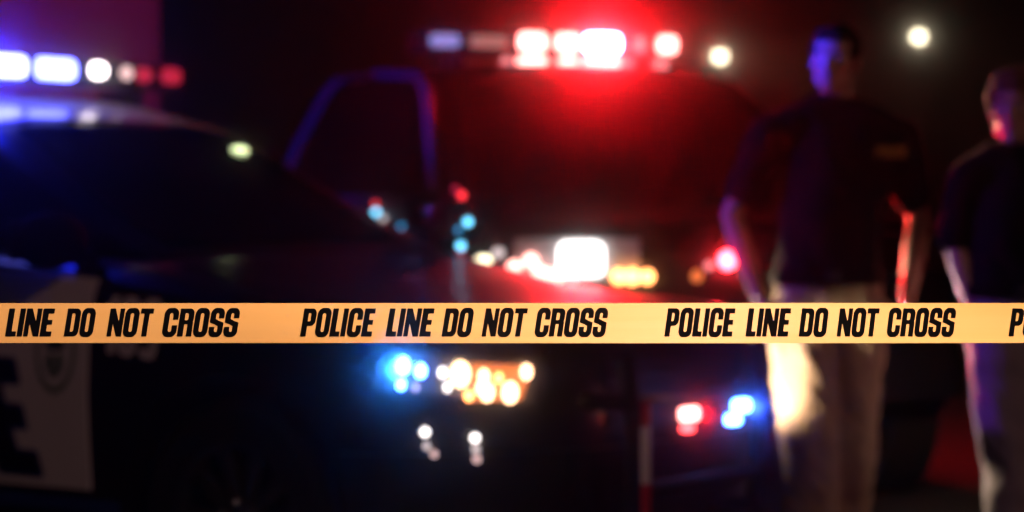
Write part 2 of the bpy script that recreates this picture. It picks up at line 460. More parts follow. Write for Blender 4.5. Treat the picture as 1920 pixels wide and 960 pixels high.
# emitters
E = dict(
    bw=glow('blue_white_led', (.12, .13, 1), 22), bw2=glow('blue_led', (.13, .15, 1), 14), ww=glow('white_led', (1, .85, .85), 8), dimw=glow('dim_white_led', (1, .62, .6), 1.3),
    dimr=glow('dim_red_glow', (1, .03, .09), .55), dimr2=glow('dimmer_red_led', (1, .02, .05), .3),
    viol=glow('violet_led', (.42, .36, 1), .8), peach=glow('peach_led', (.9, .35, .3), .45),
    rw=glow('red_white_led', (1, .30, .27), 9), rwx=glow('red_white_bright_led', (1, .008, .014), 1750), rwg=glow('red_grille_led', (1, .02, .03), 75), rws=glow('small_red_white_glint', (1, .42, .36), 6), pink=glow('pink_led', (1, .28, .3), 1.6),
    red=glow('red_glow', (1, .06, .07), 9), rdim=glow('red_dot', (1, .03, .04), 1.5),
    blue=glow('strobe_blue_led', (.085, .24, 1), 30), rdot=glow('red_dot_bright', (1, .03, .04), 3.2), cyan=glow('cyan_dot', (.15, .65, 1), 4), cyand=glow('dim_cyan_dot', (.03, .3, .65), 1.6),
    head=glow('headlight_bulb', (1, .93, .9), 4), warm=glow('warm_bulb', (1, .34, .10), 9), amber=glow('amber_lamp', (1, .22, .05), 1.2), warm2=glow('warm_white_bulb', (1, .62, .34), 7),
    soft=glow('soft_white_glint', (1, .9, .88), 5), softd=glow('dim_white_glint', (1, .8, .8), 1.2), yel=glow('yellow_white_glint', (1, .9, .6), 4.5),
    greenw=glow('greenish_glint', (.85, 1, .5), 2.6), street=glow('street_lamp_glow', (1, .86, .58), 17),
)

# ---- the near car
NEAR = thing('police_car', 'black police car with white doors, blue lights flashing on its roof bar', 'police car', (.503, 6.92, 0), -R(35))
sh = Shape(5.0, [(0, .90), (-.1, .915), (-.5, .93), (-2.5, .95), (-4.4, .93), (-5, .86)],
           [(0, .30), (-.2, .26), (-.6, .24), (-4.4, .24), (-5, .36)],
           [(0, .845), (-.03, .875), (-.12, .90), (-.35, .92), (-.9, .96), (-1.4, 1.05), (-2.5, 1.10), (-4, 1.13), (-4.85, 1.12), (-5, 1.05)],
           .42, .25,
           [(-1.40, 1.075), (-1.6, 1.16), (-1.8, 1.26), (-2.0, 1.375), (-2.2, 1.475), (-2.4, 1.54), (-2.7, 1.585), (-3.2, 1.58), (-3.7, 1.50), (-4.3, 1.22), (-4.5, 1.10)],
           [(-1.32, .72), (-1.8, .78), (-2.4, .82), (-3.5, .84), (-4.5, .78)], .42)
def police_sedan():
    t = NEAR
    build_body(sh, (-.92, -3.95), .40, M['black'], t)
    xs = [sh.x0 + (sh.x1 - sh.x0) * k / 40 for k in range(41)]
    A = [0, .1, .2, .3, .40, .435, .47, .505, .54, .58, .62, .8, 1]; ts = [-a for a in A[::-1]] + A[1:]
    bm = bmesh.new(); rings = [[bm.verts.new(sh.cabin(x, q)) for q in ts] for x in xs]; n = len(ts)
    for a, b in zip(rings, rings[1:]):
        for k in range(n): bm.faces.new((a[k], a[(k + 1) % n], b[(k + 1) % n], b[k]))
    bm.faces.new(rings[0]); bm.faces.new(rings[-1])
    obj('cabin', bm, M['black'], t)
    obj('roof_panel', patch(lambda u, v: sh.cabin(lerp(-2.26, -3.5, u), lerp(-.45, .45, v)), 14, 12, .004, .01, -1), M['white'], t)
    obj('windshield', patch(lambda u, v: sh.cabin(lerp(-1.47, -2.20, u), lerp(-.40, .40, v)), 10, 14, .004, .01, -1), M['glass'], t)
    obj('rear_window', patch(lambda u, v: sh.cabin(lerp(-3.65, -4.35, u), lerp(-.38, .38, v)), 8, 12, .004, .01, -1), M['glass'], t)
    for sd in (-1, 1):
        window(sh, 'side_window', -1.86, -2.56, sd, t); window(sh, 'side_window', -2.66, -3.5, sd, t)
        for xa, xb in ((-1.45, -2.52), (-2.535, -3.42)):
            fn = lambda u, v: sh.side(lerp(xa, xb, u), lerp(.40, 1.05, v), sd)
            d = obj('door', patch(fn, 12, 12, .006, .014, flip=sd), M['white'], t)
            p = sh.side(xb + .16, .95, sd); hb = bmesh.new()
            add_tube(hb, [(p.x + .09, p.y + sd * .01, .95), (p.x + .06, p.y + sd * .035, .95), (p.x - .06, p.y + sd * .035, .95), (p.x - .09, p.y + sd * .01, .95)], [.012] * 4, n=10)
            obj('handle', hb, M['black'], d)
        fn = lambda u, v: sh.side(lerp(-1.34, -3.5, u), lerp(.335, .375, v), sd)
        obj('stripe', patch(fn, 24, 1, .009, .004, flip=sd), M['blue'], t)
        mirror(t, (-1.545, sd * 1.0, 1.17 if sd > 0 else 1.12), sd, () if sd < 0 else (((.067, -.074, .093), .013, E['rdot']), ((.040, -.074, .115), .012, E['dimr']), ((.093, -.074, .0), .014, E['cyan']), ((.050, -.074, -.028), .012, E['cyand']), ((.010, -.074, -.032), .011, E['cyand']), ((.062, -.074, -.085), .014, E['cyan']), ((.062, -.074, -.11), .011, E['dimr'])), 1.25 if sd > 0 else 1)
        make_wheel(t, -.92, sd, .345, .93); make_wheel(t, -3.95, sd, .345, .93)
    # hood
    obj('hood', patch(lambda u, v: sh.body(lerp(-.05, -1.3, u), lerp(-.34, .34, v)), 16, 14, .003, .01, -1), M['black'], t)
    # lettering on the right-hand door: big slanted POLICE ending near its front, seal, number on the fender
    rt = lambda off: (lambda x, z: sh.side(x, z, -1) + Vector((0, -off, 0)))
    H, x_end, z0 = .33, -1.725, .435
    kx = .36; W = word_width('POLICE', .09) * kx
    P = lambda off: (lambda x, y: rt(off)(x_end - W + x * kx - .10 * (y - .5) + 0.03, z0 + y * H))
    flat_obj('lettering', word_bm('POLICE', P(.0075), .09, grow=.035), M['blue'], t)
    flat_obj('lettering', word_bm('POLICE', P(.0095), .09), M['ink'], t)
    P = lambda x, y: rt(.008)(-1.39 + x * .123, .80 + y * .165 - x * .008)
    flat_obj('lettering', word_bm('109', P, .07), M['silver'], t)
    def disc(name, cx, cz, rx, rz, off, m, a0=0, a1=math.tau, parent=t):
        b = bmesh.new(); c = b.verts.new(rt(off)(cx, cz)); n = 28
        vs = [b.verts.new(rt(off)(cx + rx * math.cos(a0 + (a1 - a0) * k / n), cz + rz * math.sin(a0 + (a1 - a0) * k / n))) for k in range(n + 1)]
        for k in range(n): b.faces.new((c, vs[k], vs[k + 1]))
        return flat_obj(name, b, m, parent)
    bd = disc('door_seal', -1.575, .80, .082, .125, .0075, M['green'])
    disc('seal_field', -1.575, .80, .066, .105, .0090, M['silver'], parent=bd)
    disc('seal_emblem', -1.575, .80, .040, .06, .0105, M['dgreen'], .1, math.pi - .1, parent=bd)
    disc('seal_emblem', -1.595, .765, .018, .03, .0105, M['green'], parent=bd)
    disc('seal_emblem', -1.555, .765, .018, .03, .0105, M['green'], parent=bd)
    disc('seal_emblem', -1.575, .735, .022, .014, .0105, M['green'], parent=bd)
    # nose: grille, bumper, lamps
    gb = patch(lambda u, v: sh.front(lerp(-.42, .42, u), lerp(.60, .82, v)), 12, 4, .004, .02, 1)
    gr = obj('grille', gb, M['plastic'], t)
    for k in range(5):
        z = .63 + k * .04
        obj('slat', patch(lambda u, v: sh.front(lerp(-.40, .40, u), z + .012 * v), 12, 1, .014, .012, 1), M['plastic'], gr)
    obj('bumper', patch(lambda u, v: sh.front(lerp(-1.12, 1.12, u), lerp(.36, .56, v)), 30, 3, .022, .03, 1), M['black'], t)
    for sd in (-1, 1):
        hl = obj('headlight', patch(lambda u, v: sh.front(sd * lerp(.665, 1.03, u), lerp(lerp(.685, .735, u), lerp(.80, .845, u), v)), 14, 5, .006, .02, sd), M['housing'], t)
        def bulb(u, z, r, m, name='bulb', flat=.5):
            p = sh.front(sd * u, z); b = bmesh.new(); add_ball(b, (p.x + .012, p.y + sd * .012, p.z), (r * flat, r, r), 14); obj(name, b, m, hl)
        if sd < 0:
            bulb(.956, .796, .022, E['blue'], 'strobe_lamp'); bulb(.924, .782, .018, E['blue'], 'strobe_lamp'); bulb(.960, .746, .013, E['blue'], 'strobe_lamp')
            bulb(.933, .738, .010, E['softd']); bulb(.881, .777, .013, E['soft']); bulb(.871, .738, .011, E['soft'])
            bulb(.844, .772, .034, E['warm2']); bulb(.793, .766, .018, E['warm2']); bulb(.826, .715, .014, E['warm']); bulb(.80, .735, .016, E['warm2'])
            bulb(.785, .723, .024, E['warm2']); bulb(.73, .721, .028, E['warm2']); bulb(.688, .775, .020, E['warm2']); bulb(.758, .76, .014, E['warm'])
            obj('turn_signal', patch(lambda u, v: sh.front(sd * lerp(.672 + .03 * (1 - v), .82, u), lerp(.70, lerp(.79, .80, u), v)), 8, 3, .011, .006, sd), E['amber'], hl)
        else:
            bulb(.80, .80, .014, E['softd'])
        for q, (u, z) in enumerate(((.57 if sd < 0 else .5, .585),)):
            pass
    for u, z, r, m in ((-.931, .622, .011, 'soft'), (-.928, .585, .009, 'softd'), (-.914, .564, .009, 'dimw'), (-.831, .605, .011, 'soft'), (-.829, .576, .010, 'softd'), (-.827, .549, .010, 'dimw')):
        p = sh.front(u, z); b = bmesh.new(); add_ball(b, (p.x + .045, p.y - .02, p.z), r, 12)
        obj('bumper_dot', b, E[m], t)  # small emissive dots on the bumper
    # push bumper
    pb = bmesh.new(); X = .13
    for y in (-.517, .15):
        add_tube(pb, [(-.02, y, .36), (X, y, .36), (X + .02, y, .60), (X - .01, y, .80)], [.026] * 4, n=12)
    add_tube(pb, [(X - .08, -.60, .70), (X + .0, -.54, .70), (X, .17, .70), (X - .08, .23, .70)], [.024] * 4, n=12)
    add_tube(pb, [(X + .01, -.517, .46), (X + .01, .15, .46)], [.024] * 2, n=12)
    ps = obj('push_bumper', pb, M['plastic'], t)
    for z0, z1, m in ((.36, .482, 'redtape'), (.484, .636, 'whitetape'), (.638, .70, 'redtape')):
        obj('reflective_strip', box((X + .05, -.517, (z0 + z1) / 2), (.012, .036, z1 - z0), bev=.003), M[m], ps)
    for y0, y1, z0, z1, m in ((-.32, -.25, .635, .672, 'rw'), (-.315, -.275, .605, .624, 'red'), (-.03, .035, .640, .675, 'blue'), (-.07, -.02, .608, .636, 'blue')):
        obj('strobe_lamp', box((X + .045, (y0 + y1) / 2, (z0 + z1) / 2), (.03, y1 - y0, z1 - z0), bev=.008), E[m], ps)
    # roof bar
    lb = lightbar(t, (-2.66, 0, 1.695), 1.2, .28, .085,
                  [(-.66, -.17, -.035, .04, E['bw']), (-.12, .06, -.035, .04, E['bw2']), (.14, .21, -.02, .035, E['ww']), (.29, .34, -.02, .03, E['dimw']), (.37, .44, -.025, .03, E['dimr']), (.5, .59, -.025, .035, E['dimr'])], M['glass'])
    b = bmesh.new(); p = sh.cabin(-2.087, .254); add_ball(b, p + Vector((.03, 0, -.01)), (.02, .04, .015), 14); obj('windshield_glint', b, E['greenw'], t)  # glowing blob stands in for a reflection in the windshield
    return t, lb
near, near_bar = police_sedan()

# ---- the sport utility vehicle behind it
SUVP = (.975, 9.37, 0); SUVA = -R(73)
sv = Shape(5.2, [(0, .94), (-.1, .97), (-.5, 1.0), (-2.5, 1.01), (-4.8, .99), (-5.2, .95)],
           [(0, .42), (-.2, .36), (-.6, .33), (-4.8, .35), (-5.2, .45)],
           [(0, 1.12), (-.03, 1.145), (-.12, 1.16), (-.5, 1.18), (-1.35, 1.225), (-2.5, 1.27), (-5, 1.27), (-5.2, 1.2)],
           .22, .1,
           [(-1.3, 1.22), (-1.6, 1.48), (-1.95, 1.77), (-2.15, 1.86), (-2.5, 1.90), (-3.5, 1.92), (-4.7, 1.88), (-5.0, 1.6), (-5.15, 1.25)],
           [(-1.3, .90), (-1.9, .92), (-4.5, .93), (-5.15, .90)], .22)
def police_suv():
    t = thing('police_suv', 'dark police SUV with red flashing roof bar and its front passenger door open', 'police SUV', SUVP, SUVA)
    build_body(sv, (-.80, -4.0), .43, M['dull'], t)
    xs = [sv.x0 + (sv.x1 - sv.x0) * k / 40 for k in range(41)]
    A = [0, .1, .2, .3, .40, .435, .47, .505, .54, .58, .62, .8, 1]; ts = [-a for a in A[::-1]] + A[1:]
    bm = bmesh.new(); rings = [[bm.verts.new(sv.cabin(x, q)) for q in ts] for x in xs]; n = len(ts)
    for a, b in zip(rings, rings[1:]):
        for k in range(n): bm.faces.new((a[k], a[(k + 1) % n], b[(k + 1) % n], b[k]))
    bm.faces.new(rings[0]); bm.faces.new(rings[-1])
    obj('cabin', bm, M['dull'], t)
    obj('windshield', patch(lambda u, v: sv.cabin(lerp(-1.38, -2.05, u), lerp(-.42, .42, v)), 10, 14, .004, .01, -1), M['glass'], t)
    obj('rear_window', patch(lambda u, v: sv.cabin(lerp(-4.85, -5.1, u), lerp(-.4, .4, v)), 6, 12, .004, .01, -1), M['glass'], t)
    obj('hood', patch(lambda u, v: sv.body(lerp(-.05, -1.25, u), lerp(-.36, .36, v)), 14, 14, .004, .01, -1), M['dull'], t)
    for sd in (-1, 1):
        window(sv, 'side_window', -2.78, -3.6, sd, t); window(sv, 'side_window', -3.7, -4.7, sd, t)
        if sd > 0: window(sv, 'side_window', -1.75, -2.66, sd, t)
        for xa, xb in (((-1.35, -2.68), (-2.7, -3.6)) if sd > 0 else ((-2.7, -3.6),)):
            fn = lambda u, v: sv.side(lerp(xa, xb, u), lerp(.5, 1.2, v), sd)
            d = obj('door', patch(fn, 10, 8, .006, .014, flip=sd), M['dull'], t)
            p = sv.side(xb + .16, 1.08, sd)
            hb = tube([(p.x + .09, p.y + sd * .01, 1.08), (p.x + .06, p.y + sd * .035, 1.08), (p.x - .06, p.y + sd * .035, 1.08), (p.x - .09, p.y + sd * .01, 1.08)], [.012] * 4, n=10)
            obj('handle', hb, M['chrome'], d)
        make_wheel(t, -.80, sd, .38, 1.0); make_wheel(t, -4.0, sd, .38, 1.0)
        hl = obj('headlight', patch(lambda u, v: sv.front(sd * lerp(.53, 1.0, u), lerp(.945, 1.105, v)), 12, 5, .006, .02, sd), M['lens'] if sd < 0 else M['glass'], t)
        p = sv.front(sd * .768, 1.0); obj('bulb', box((p.x + .03, p.y, 1.025), (.10, .17, .135), bev=.032), E['head'] if sd < 0 else M['glass'], hl)
        for u, r in ((.624, .028), (.57, .03), (.51, .026)):
            p = sv.front(sd * u, .958); b = bmesh.new(); add_ball(b, (p.x + .03, p.y, p.z), (.02, r, r), 14); obj('turn_signal', b, E['warm'] if sd < 0 else M['glass'], hl)
    mirror(t, (-1.62, 1.12, 1.27), 1)
    # black sheet fills the doorway in place of the unlit cabin
    obj('doorway', patch(lambda u, v: sv.side(lerp(-1.38, -2.66, u), lerp(.5, 1.2, v), -1), 8, 6, .002, .006, -1), M['plastic'], t)
    # the open door, swung from a hinge near the front
    dr = bpy.data.objects.new('door', None); C.objects.link(dr); dr.parent = t
    dr.location = (-1.20, -1.02, 0); dr.rotation_euler = (0, 0, R(25))
    lowp = bmesh.new()
    prof = [(.6, 0), (.75, .02), (1.0, .03), (1.2, .015), (1.28, -.01)]
    def dfn(u, v):
        z = lerp(.6, 1.28, v); y = np.interp(z, [p[0] for p in prof], [p[1] for p in prof]); return Vector((-1.12 * u, -float(y), z))
    obj('door_panel', patch(dfn, 10, 8, 0, .10, -1), M['satin'], dr)
    fr = tube([(-.005, .03, 1.27), (-.05, .05, 1.50), (-.10, .07, 1.72), (-.165, .08, 1.79), (-.44, .08, 1.81), (-.70, .08, 1.80), (-.79, .07, 1.74), (-.99, .05, 1.50), (-1.10, .03, 1.27)], [(.024, .026)] * 9, n=12)
    obj('window_frame', fr, M['satin'], dr)
    gp = patch(lambda u, v: Vector((lerp(lerp(-.03, -1.08, u), lerp(-.15, -.74, u), v), .04 + .035 * v, lerp(1.26, 1.78, v))), 8, 6, 0, .006, 1)
    obj('window_glass', gp, M['glass'], dr)
    obj('handle', tube([(-.86, -.01, 1.1), (-.89, -.05, 1.1), (-1.02, -.05, 1.1), (-1.05, -.01, 1.1)], [.014] * 4, n=10), M['chrome'], dr)
    for c, r, m in (((-.31, -.04, 1.24), .014, 'rdim'), ((-.30, -.045, 1.205), .015, 'cyan'), ((-.26, -.04, 1.18), .013, 'softd'), ((-.135, -.04, 1.145), .012, 'cyand'), ((-.128, -.04, 1.108), .012, 'dimr')):
        b = bmesh.new(); add_ball(b, c, r, 12); obj('glow_dot', b, E[m], dr)  # glowing dots stand in for glints off the door's chrome
    mo = mirror(dr, (.16, -.10, 1.2), -1)
    # nose
    gr = obj('grille', patch(lambda u, v: sv.front(lerp(-.5, .5, u), lerp(.78, 1.05, v)), 10, 4, .004, .02, 1), M['plastic'], t)
    for k in range(4):
        z = .80 + k * .06
        obj('slat', patch(lambda u, v: sv.front(lerp(-.48, .48, u), z + .022 * v), 10, 1, .016, .014, 1), M['plastic'], gr)
    obj('bumper', patch(lambda u, v: sv.front(lerp(-1.08, 1.08, u), lerp(.46, .68, v)), 24, 3, .03, .05, 1), M['plastic'], t)
    for y, z, r, m, nm in ((-.175, 1.02, .034, 'rwg', 'grille_light'), (-.25, 1.0, .016, 'pink', 'grille_light'), (-.30, .96, .022, 'amber', 'grille_light')):
        b = bmesh.new(); add_ball(b, (.06, y, z), (.02, r, r), 16); obj(nm, b, E[m], gr)
    # glowing blobs along the right-hand fender, standing in for hood reflections
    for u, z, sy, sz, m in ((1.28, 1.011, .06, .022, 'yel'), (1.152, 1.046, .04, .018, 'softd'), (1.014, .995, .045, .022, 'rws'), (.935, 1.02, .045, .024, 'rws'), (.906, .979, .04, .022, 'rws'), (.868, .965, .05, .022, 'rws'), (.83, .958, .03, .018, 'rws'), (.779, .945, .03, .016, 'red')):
        p = sv.front(-u, z); b = bmesh.new(); add_ball(b, (p.x + .012, p.y - .014, p.z), (sy * .6, sy * .6, sz), 14); obj('fender_glint', b, E[m], t)
    # roof bar: one row of lamps; glowing lower row imitates their roof reflection
    lb = lightbar(t, (-2.75, 0, 2.035), 1.36, .3, .115,
                  [(-.64, -.49, -.03, .03, E['viol']), (-.44, -.25, -.03, .03, E['peach'])] + [(a, b, -.04, .045, E[m]) for a, b, m in
                   ((-.19, -.05, 'rw'), (.0, .12, 'rw'), (.15, .33, 'rwx'), (.41, .46, 'pink'), (.53, .63, 'rw'))], M['glass'])
    for y0, y1, m in ((-.26, -.215, 'pink'), (-.18, -.03, 'rw'), (.03, .13, 'rw'), (.16, .35, 'rw'), (.37, .42, 'pink'), (.53, .6, 'pink')):
        obj('module_or_reflection', box((.10, (y0 + y1) / 2, -.098), (.05, y1 - y0, .058), bev=.022), E[m], lb)
    return t, lb
suv, suv_bar = police_suv()

# ------------------------------------------------------------------ lamps' own light, plus added fill and rim spots
RED, BLU = (1, .006, .012), (.012, .02, 1)
def lamp_on(parent, name, loc, aim_local, power, col, cone, radius=.03, blend=.6):
    d = bpy.data.lights.new(name, 'SPOT'); d.energy = power; d.color = col; d.spot_size = R(cone); d.spot_blend = blend; d.shadow_soft_size = radius
    o = bpy.data.objects.new(name, d); C.objects.link(o); o.parent = parent; o.location = loc
    o.rotation_euler = Vector(aim_local).to_track_quat('-Z', 'Y').to_euler(); return o
lamp_on(near_bar, 'blue_beam', (.22, -.45, .0), (1, -.15, -.08), 40, BLU, 160, .04)
lamp_on(near_bar, 'fill_beam', (.18, -.58, .08), (.74, .68, .055), 2000, BLU, 13, .03)  # added narrow spot that turns the heads blue
lamp_on(near_bar, 'fill_beam', (.18, -.50, .08), (.74, .67, -.16), 170, (.35, .05, 1), 50, .03)  # added violet fill for the arms
lamp_on(near_bar, 'fill_beam', (-.1, .3, .09), (-.28, .95, -.02), 450, BLU, 70, .03)  # added blue fill for the SUV's open door frame
lamp_on(near_bar, 'blue_beam', (-.22, -.45, .0), (-1, .2, .1), 260, BLU, 150, .04)
lamp_on(near_bar, 'red_beam', (-.22, .30, .0), (-1, -.12, .1), 2300, RED, 150, .04)
p = sh.front(1.0, .75)
lamp_on(near, 'thigh_fill', (p.x - .03, p.y + .06, .60), (.10, .5, .05), 42, (1, .74, .52), 76, .03)  # no lamp sits here; added to brighten the tall man's thigh
lamp_on(suv_bar, 'fill_beam', (.10, .72, .0), (.45, 1, -.45), 230, RED, 150, .04)  # added red wash for the ground at the right
lamp_on(suv, 'fill_beam', (.05, -.72, 1.03), (1, .765, .39), 120, (1, .5, .32), 26, .04)  # added warm rim light toward the shorter person's head
lamp_on(suv_bar, 'fill_beam', (.2, .55, .0), (1, -.066, -.115), 2000, (1, .42, .26), 9, .03)  # added narrow rim light for the shorter person's hair
lamp_on(suv, 'grille_rim_beam', (.12, .05, .72), (1, -.01, -.05), 130, (1, .7, .68), 44, .03)  # added rim light for the shorter person's leg, no lamp there
lamp_on(suv, 'headlight_beam', (.06, -.80, 1.03), (1, .62, -.30), 260, (1, .75, .5), 42, .05)
lamp_on(suv, 'grille_rim_beam', (.14, -.175, 1.02), (1, .25, .0), 220, RED, 46, .03)
p = sh.front(-.956, .79)
lamp_on(near, 'strobe_beam', (p.x + .03, p.y - .06, .79), (.4, -1, 0), 9, (.02, .22, 1), 150, .02)
lamp_on(near, 'fill_beam', (.17, .42, .66), (.62, .78, 0), 60, BLU, 40, .03)  # added blue fill for the shorter person's trousers
lamp_on(near, 'strobe_beam', (.22, 0, .655), (1, .0, 0), 4, (.03, .1, 1), 150, .02)
lamp_on(near, 'strobe_beam', (.22, -.285, .655), (1, .0, 0), 2, RED, 150, .02)
# lamp at the photographer's side that shines on the tape
spot('work_light', (.58, 1.95, 2.5), (.06, 3.02, 1.06), 430, (1, .75, .66), 58, .5, .15)

# ------------------------------------------------------------------ police tape
def make_tape():
    t = thing('barrier_tape', 'yellow plastic tape printed with POLICE LINE DO NOT CROSS, stretched across in front', 'barrier tape', (0, 3.02, 1.063))
    ty = lambda x, z: z * (.22 * math.sin(2.3 * x + 1) + .10 * math.sin(7.1 * x)) + .0015 * math.sin(3.1 * x + 12 * z) + .0009 * math.sin(9.7 * x + 40 * z + 1) + .0006 * math.sin(60 * z + 2.3 * x)
    half = .0248; n, m = 160, 10
    bm = bmesh.new()
    V = [[[bm.verts.new((x, ty(x, z) + d, z)) for z in [(-half + 2 * half * j / m) for j in range(m + 1)]] for x in [(-1.6 + 3.2 * i / n) for i in range(n + 1)]] for d in (0, .0002)]
    for i in range(n):
        for j in range(m):
            bm.faces.new((V[0][i][j], V[0][i + 1][j], V[0][i + 1][j + 1], V[0][i][j + 1])); bm.faces.new((V[1][i][j], V[1][i][j + 1], V[1][i + 1][j + 1], V[1][i + 1][j]))
        for j in (0, m): bm.faces.new((V[0][i][j], V[0][i + 1][j], V[1][i + 1][j], V[1][i][j]))
    mt = bpy.data.materials.new('yellow_plastic_film'); mt.use_nodes = True; nn = mt.node_tree
    b = nn.nodes['Principled BSDF']; out = nn.nodes['Material Output']
    tc = nn.nodes.new('ShaderNodeTexCoord'); mp = nn.nodes.new('ShaderNodeMapping'); mp.inputs['Scale'].default_value = (.7, 1, 26)
    nz = nn.nodes.new('ShaderNodeTexNoise'); nz.inputs['Scale'].default_value = 3; nz.inputs['Detail'].default_value = 4
    mx = nn.nodes.new('ShaderNodeMix'); mx.data_type = 'RGBA'; mx.inputs[6].default_value = (.84, .46, .12, 1); mx.inputs[7].default_value = (.88, .51, .17, 1)
    nn.links.new(tc.outputs['Object'], mp.inputs[0]); nn.links.new(mp.outputs[0], nz.inputs[0]); nn.links.new(nz.outputs[0], mx.inputs[0])
    nn.links.new(mx.outputs[2], b.inputs['Base Color']); b.inputs['Roughness'].default_value = .42
    bp = nn.nodes.new('ShaderNodeBump'); bp.inputs['Strength'].default_value = .2; bp.inputs['Distance'].default_value = .002
    nn.links.new(nz.outputs[0], bp.inputs['Height']); nn.links.new(bp.outputs[0], b.inputs['Normal'])
    tr = nn.nodes.new('ShaderNodeBsdfTranslucent'); tr.inputs[0].default_value = (.9, .7, .4, 1)
    ms = nn.nodes.new('ShaderNodeMixShader'); ms.inputs[0].default_value = .25
    nn.links.new(b.outputs[0], ms.inputs[1]); nn.links.new(tr.outputs[0], ms.inputs[2]); nn.links.new(ms.outputs[0], out.inputs[0])
    obj('tape_film', bm, mt, t)
    px = lambda p: (p - 960) / 1501
    cols = [-1480, -830, -148, 565, 1247, 1893, 2540]; wid = [575, 575, 575, 575, 546, 546, 546]
    spans = (('POLICE', 0, 138), ('LINE', 160, 248), ('DO', 265, 323), ('NOT', 340, 423), ('CROSS', 438, 575))
    zc, hh = .0008, .0348
    first = (('POLICE', 0, 138), ('LINE', 160, 250), ('DO', 270, 328), ('NOT', 350, 436), ('CROSS', 453, 598))
    for c0, wd in zip(cols, wid):
        for s, a, e in (first if c0 == -148 else spans):
            k = wd / 575; x0, x1 = px(c0 + a * k), px(c0 + e * k)
            sh_ = .16; ww = word_width(s, .045)
            sc = (x1 - x0 - sh_ * hh * .5) / ww
            pl = lambda x, y: Vector((x0 + sh_ * hh * .25 + x * sc + sh_ * hh * (y - .5), 0, zc + (y - .5) * hh))
            def place(x, y):
                q = pl(x, y); q.y = ty(q.x, q.z) - .0004; return q
            flat_obj('lettering', word_bm(s, place, .045), M['ink'], t)
    return t
make_tape()

# ------------------------------------------------------------------ people
def remeshed(name, bm, voxel, m, parent, smooth=4):
    me = bpy.data.meshes.new(name); bmesh.ops.recalc_face_normals(bm, faces=bm.faces); bm.to_mesh(me); bm.free()
    o = link(name, me, None, parent)
    r = o.modifiers.new('r', 'REMESH'); r.mode = 'VOXEL'; r.voxel_size = voxel
    s = o.modifiers.new('s', 'SMOOTH'); s.iterations = smooth; s.factor = .5
    bpy.context.view_layer.update()
    ne = bpy.data.meshes.new_from_object(o.evaluated_get(bpy.context.evaluated_depsgraph_get()))
    ne.name = name; o.modifiers.clear(); o.data = ne; ne.materials.clear(); ne.materials.append(m)
    ne.polygons.foreach_set('use_smooth', [True] * len(ne.polygons)); return o
def add_hand(bm, wrist, direc, palm_n, thumb_side, k=1):
    """palm, four bent fingers and a thumb: DIREC along the hand, PALM_N out of the palm, THUMB_SIDE across it"""
    d, nrm, ts = Vector(direc).normalized(), Vector(palm_n).normalized(), Vector(thumb_side).normalized(); w = Vector(wrist)
    add_tube(bm, [w, w + d * .045 * k, w + d * .085 * k], [(.030 * k, .019 * k), (.040 * k, .017 * k), (.041 * k, .014 * k)], ref=ts)
    for i, (o, l) in enumerate(((.031, .072), (.011, .080), (-.010, .074), (-.030, .058))):
        b = w + d * .085 * k + ts * o * k; c = .35 + .12 * i
        p1 = b + (d * math.cos(c) + nrm * math.sin(c)) * l * .45 * k
        p2 = p1 + (d * math.cos(c * 2) + nrm * math.sin(c * 2)) * l * .33 * k
        p3 = p2 + (d * math.cos(c * 2.7) + nrm * math.sin(c * 2.7)) * l * .25 * k
        add_tube(bm, [b - d * .02, b, p1, p2, p3], [.009 * k, .0098 * k, .0092 * k, .0085 * k, .0072 * k], n=10)
    b = w + d * .025 * k + ts * .026 * k
    p1 = b + (d * .75 + ts * .55 + nrm * .35).normalized() * .042 * k; p2 = p1 + (d * .9 + ts * .15 + nrm * .45).normalized() * .034 * k; p3 = p2 + (d * .95 + nrm * .4).normalized() * .024 * k
    add_tube(bm, [b, p1, p2, p3], [.015 * k, .0125 * k, .0105 * k, .0085 * k], n=10)
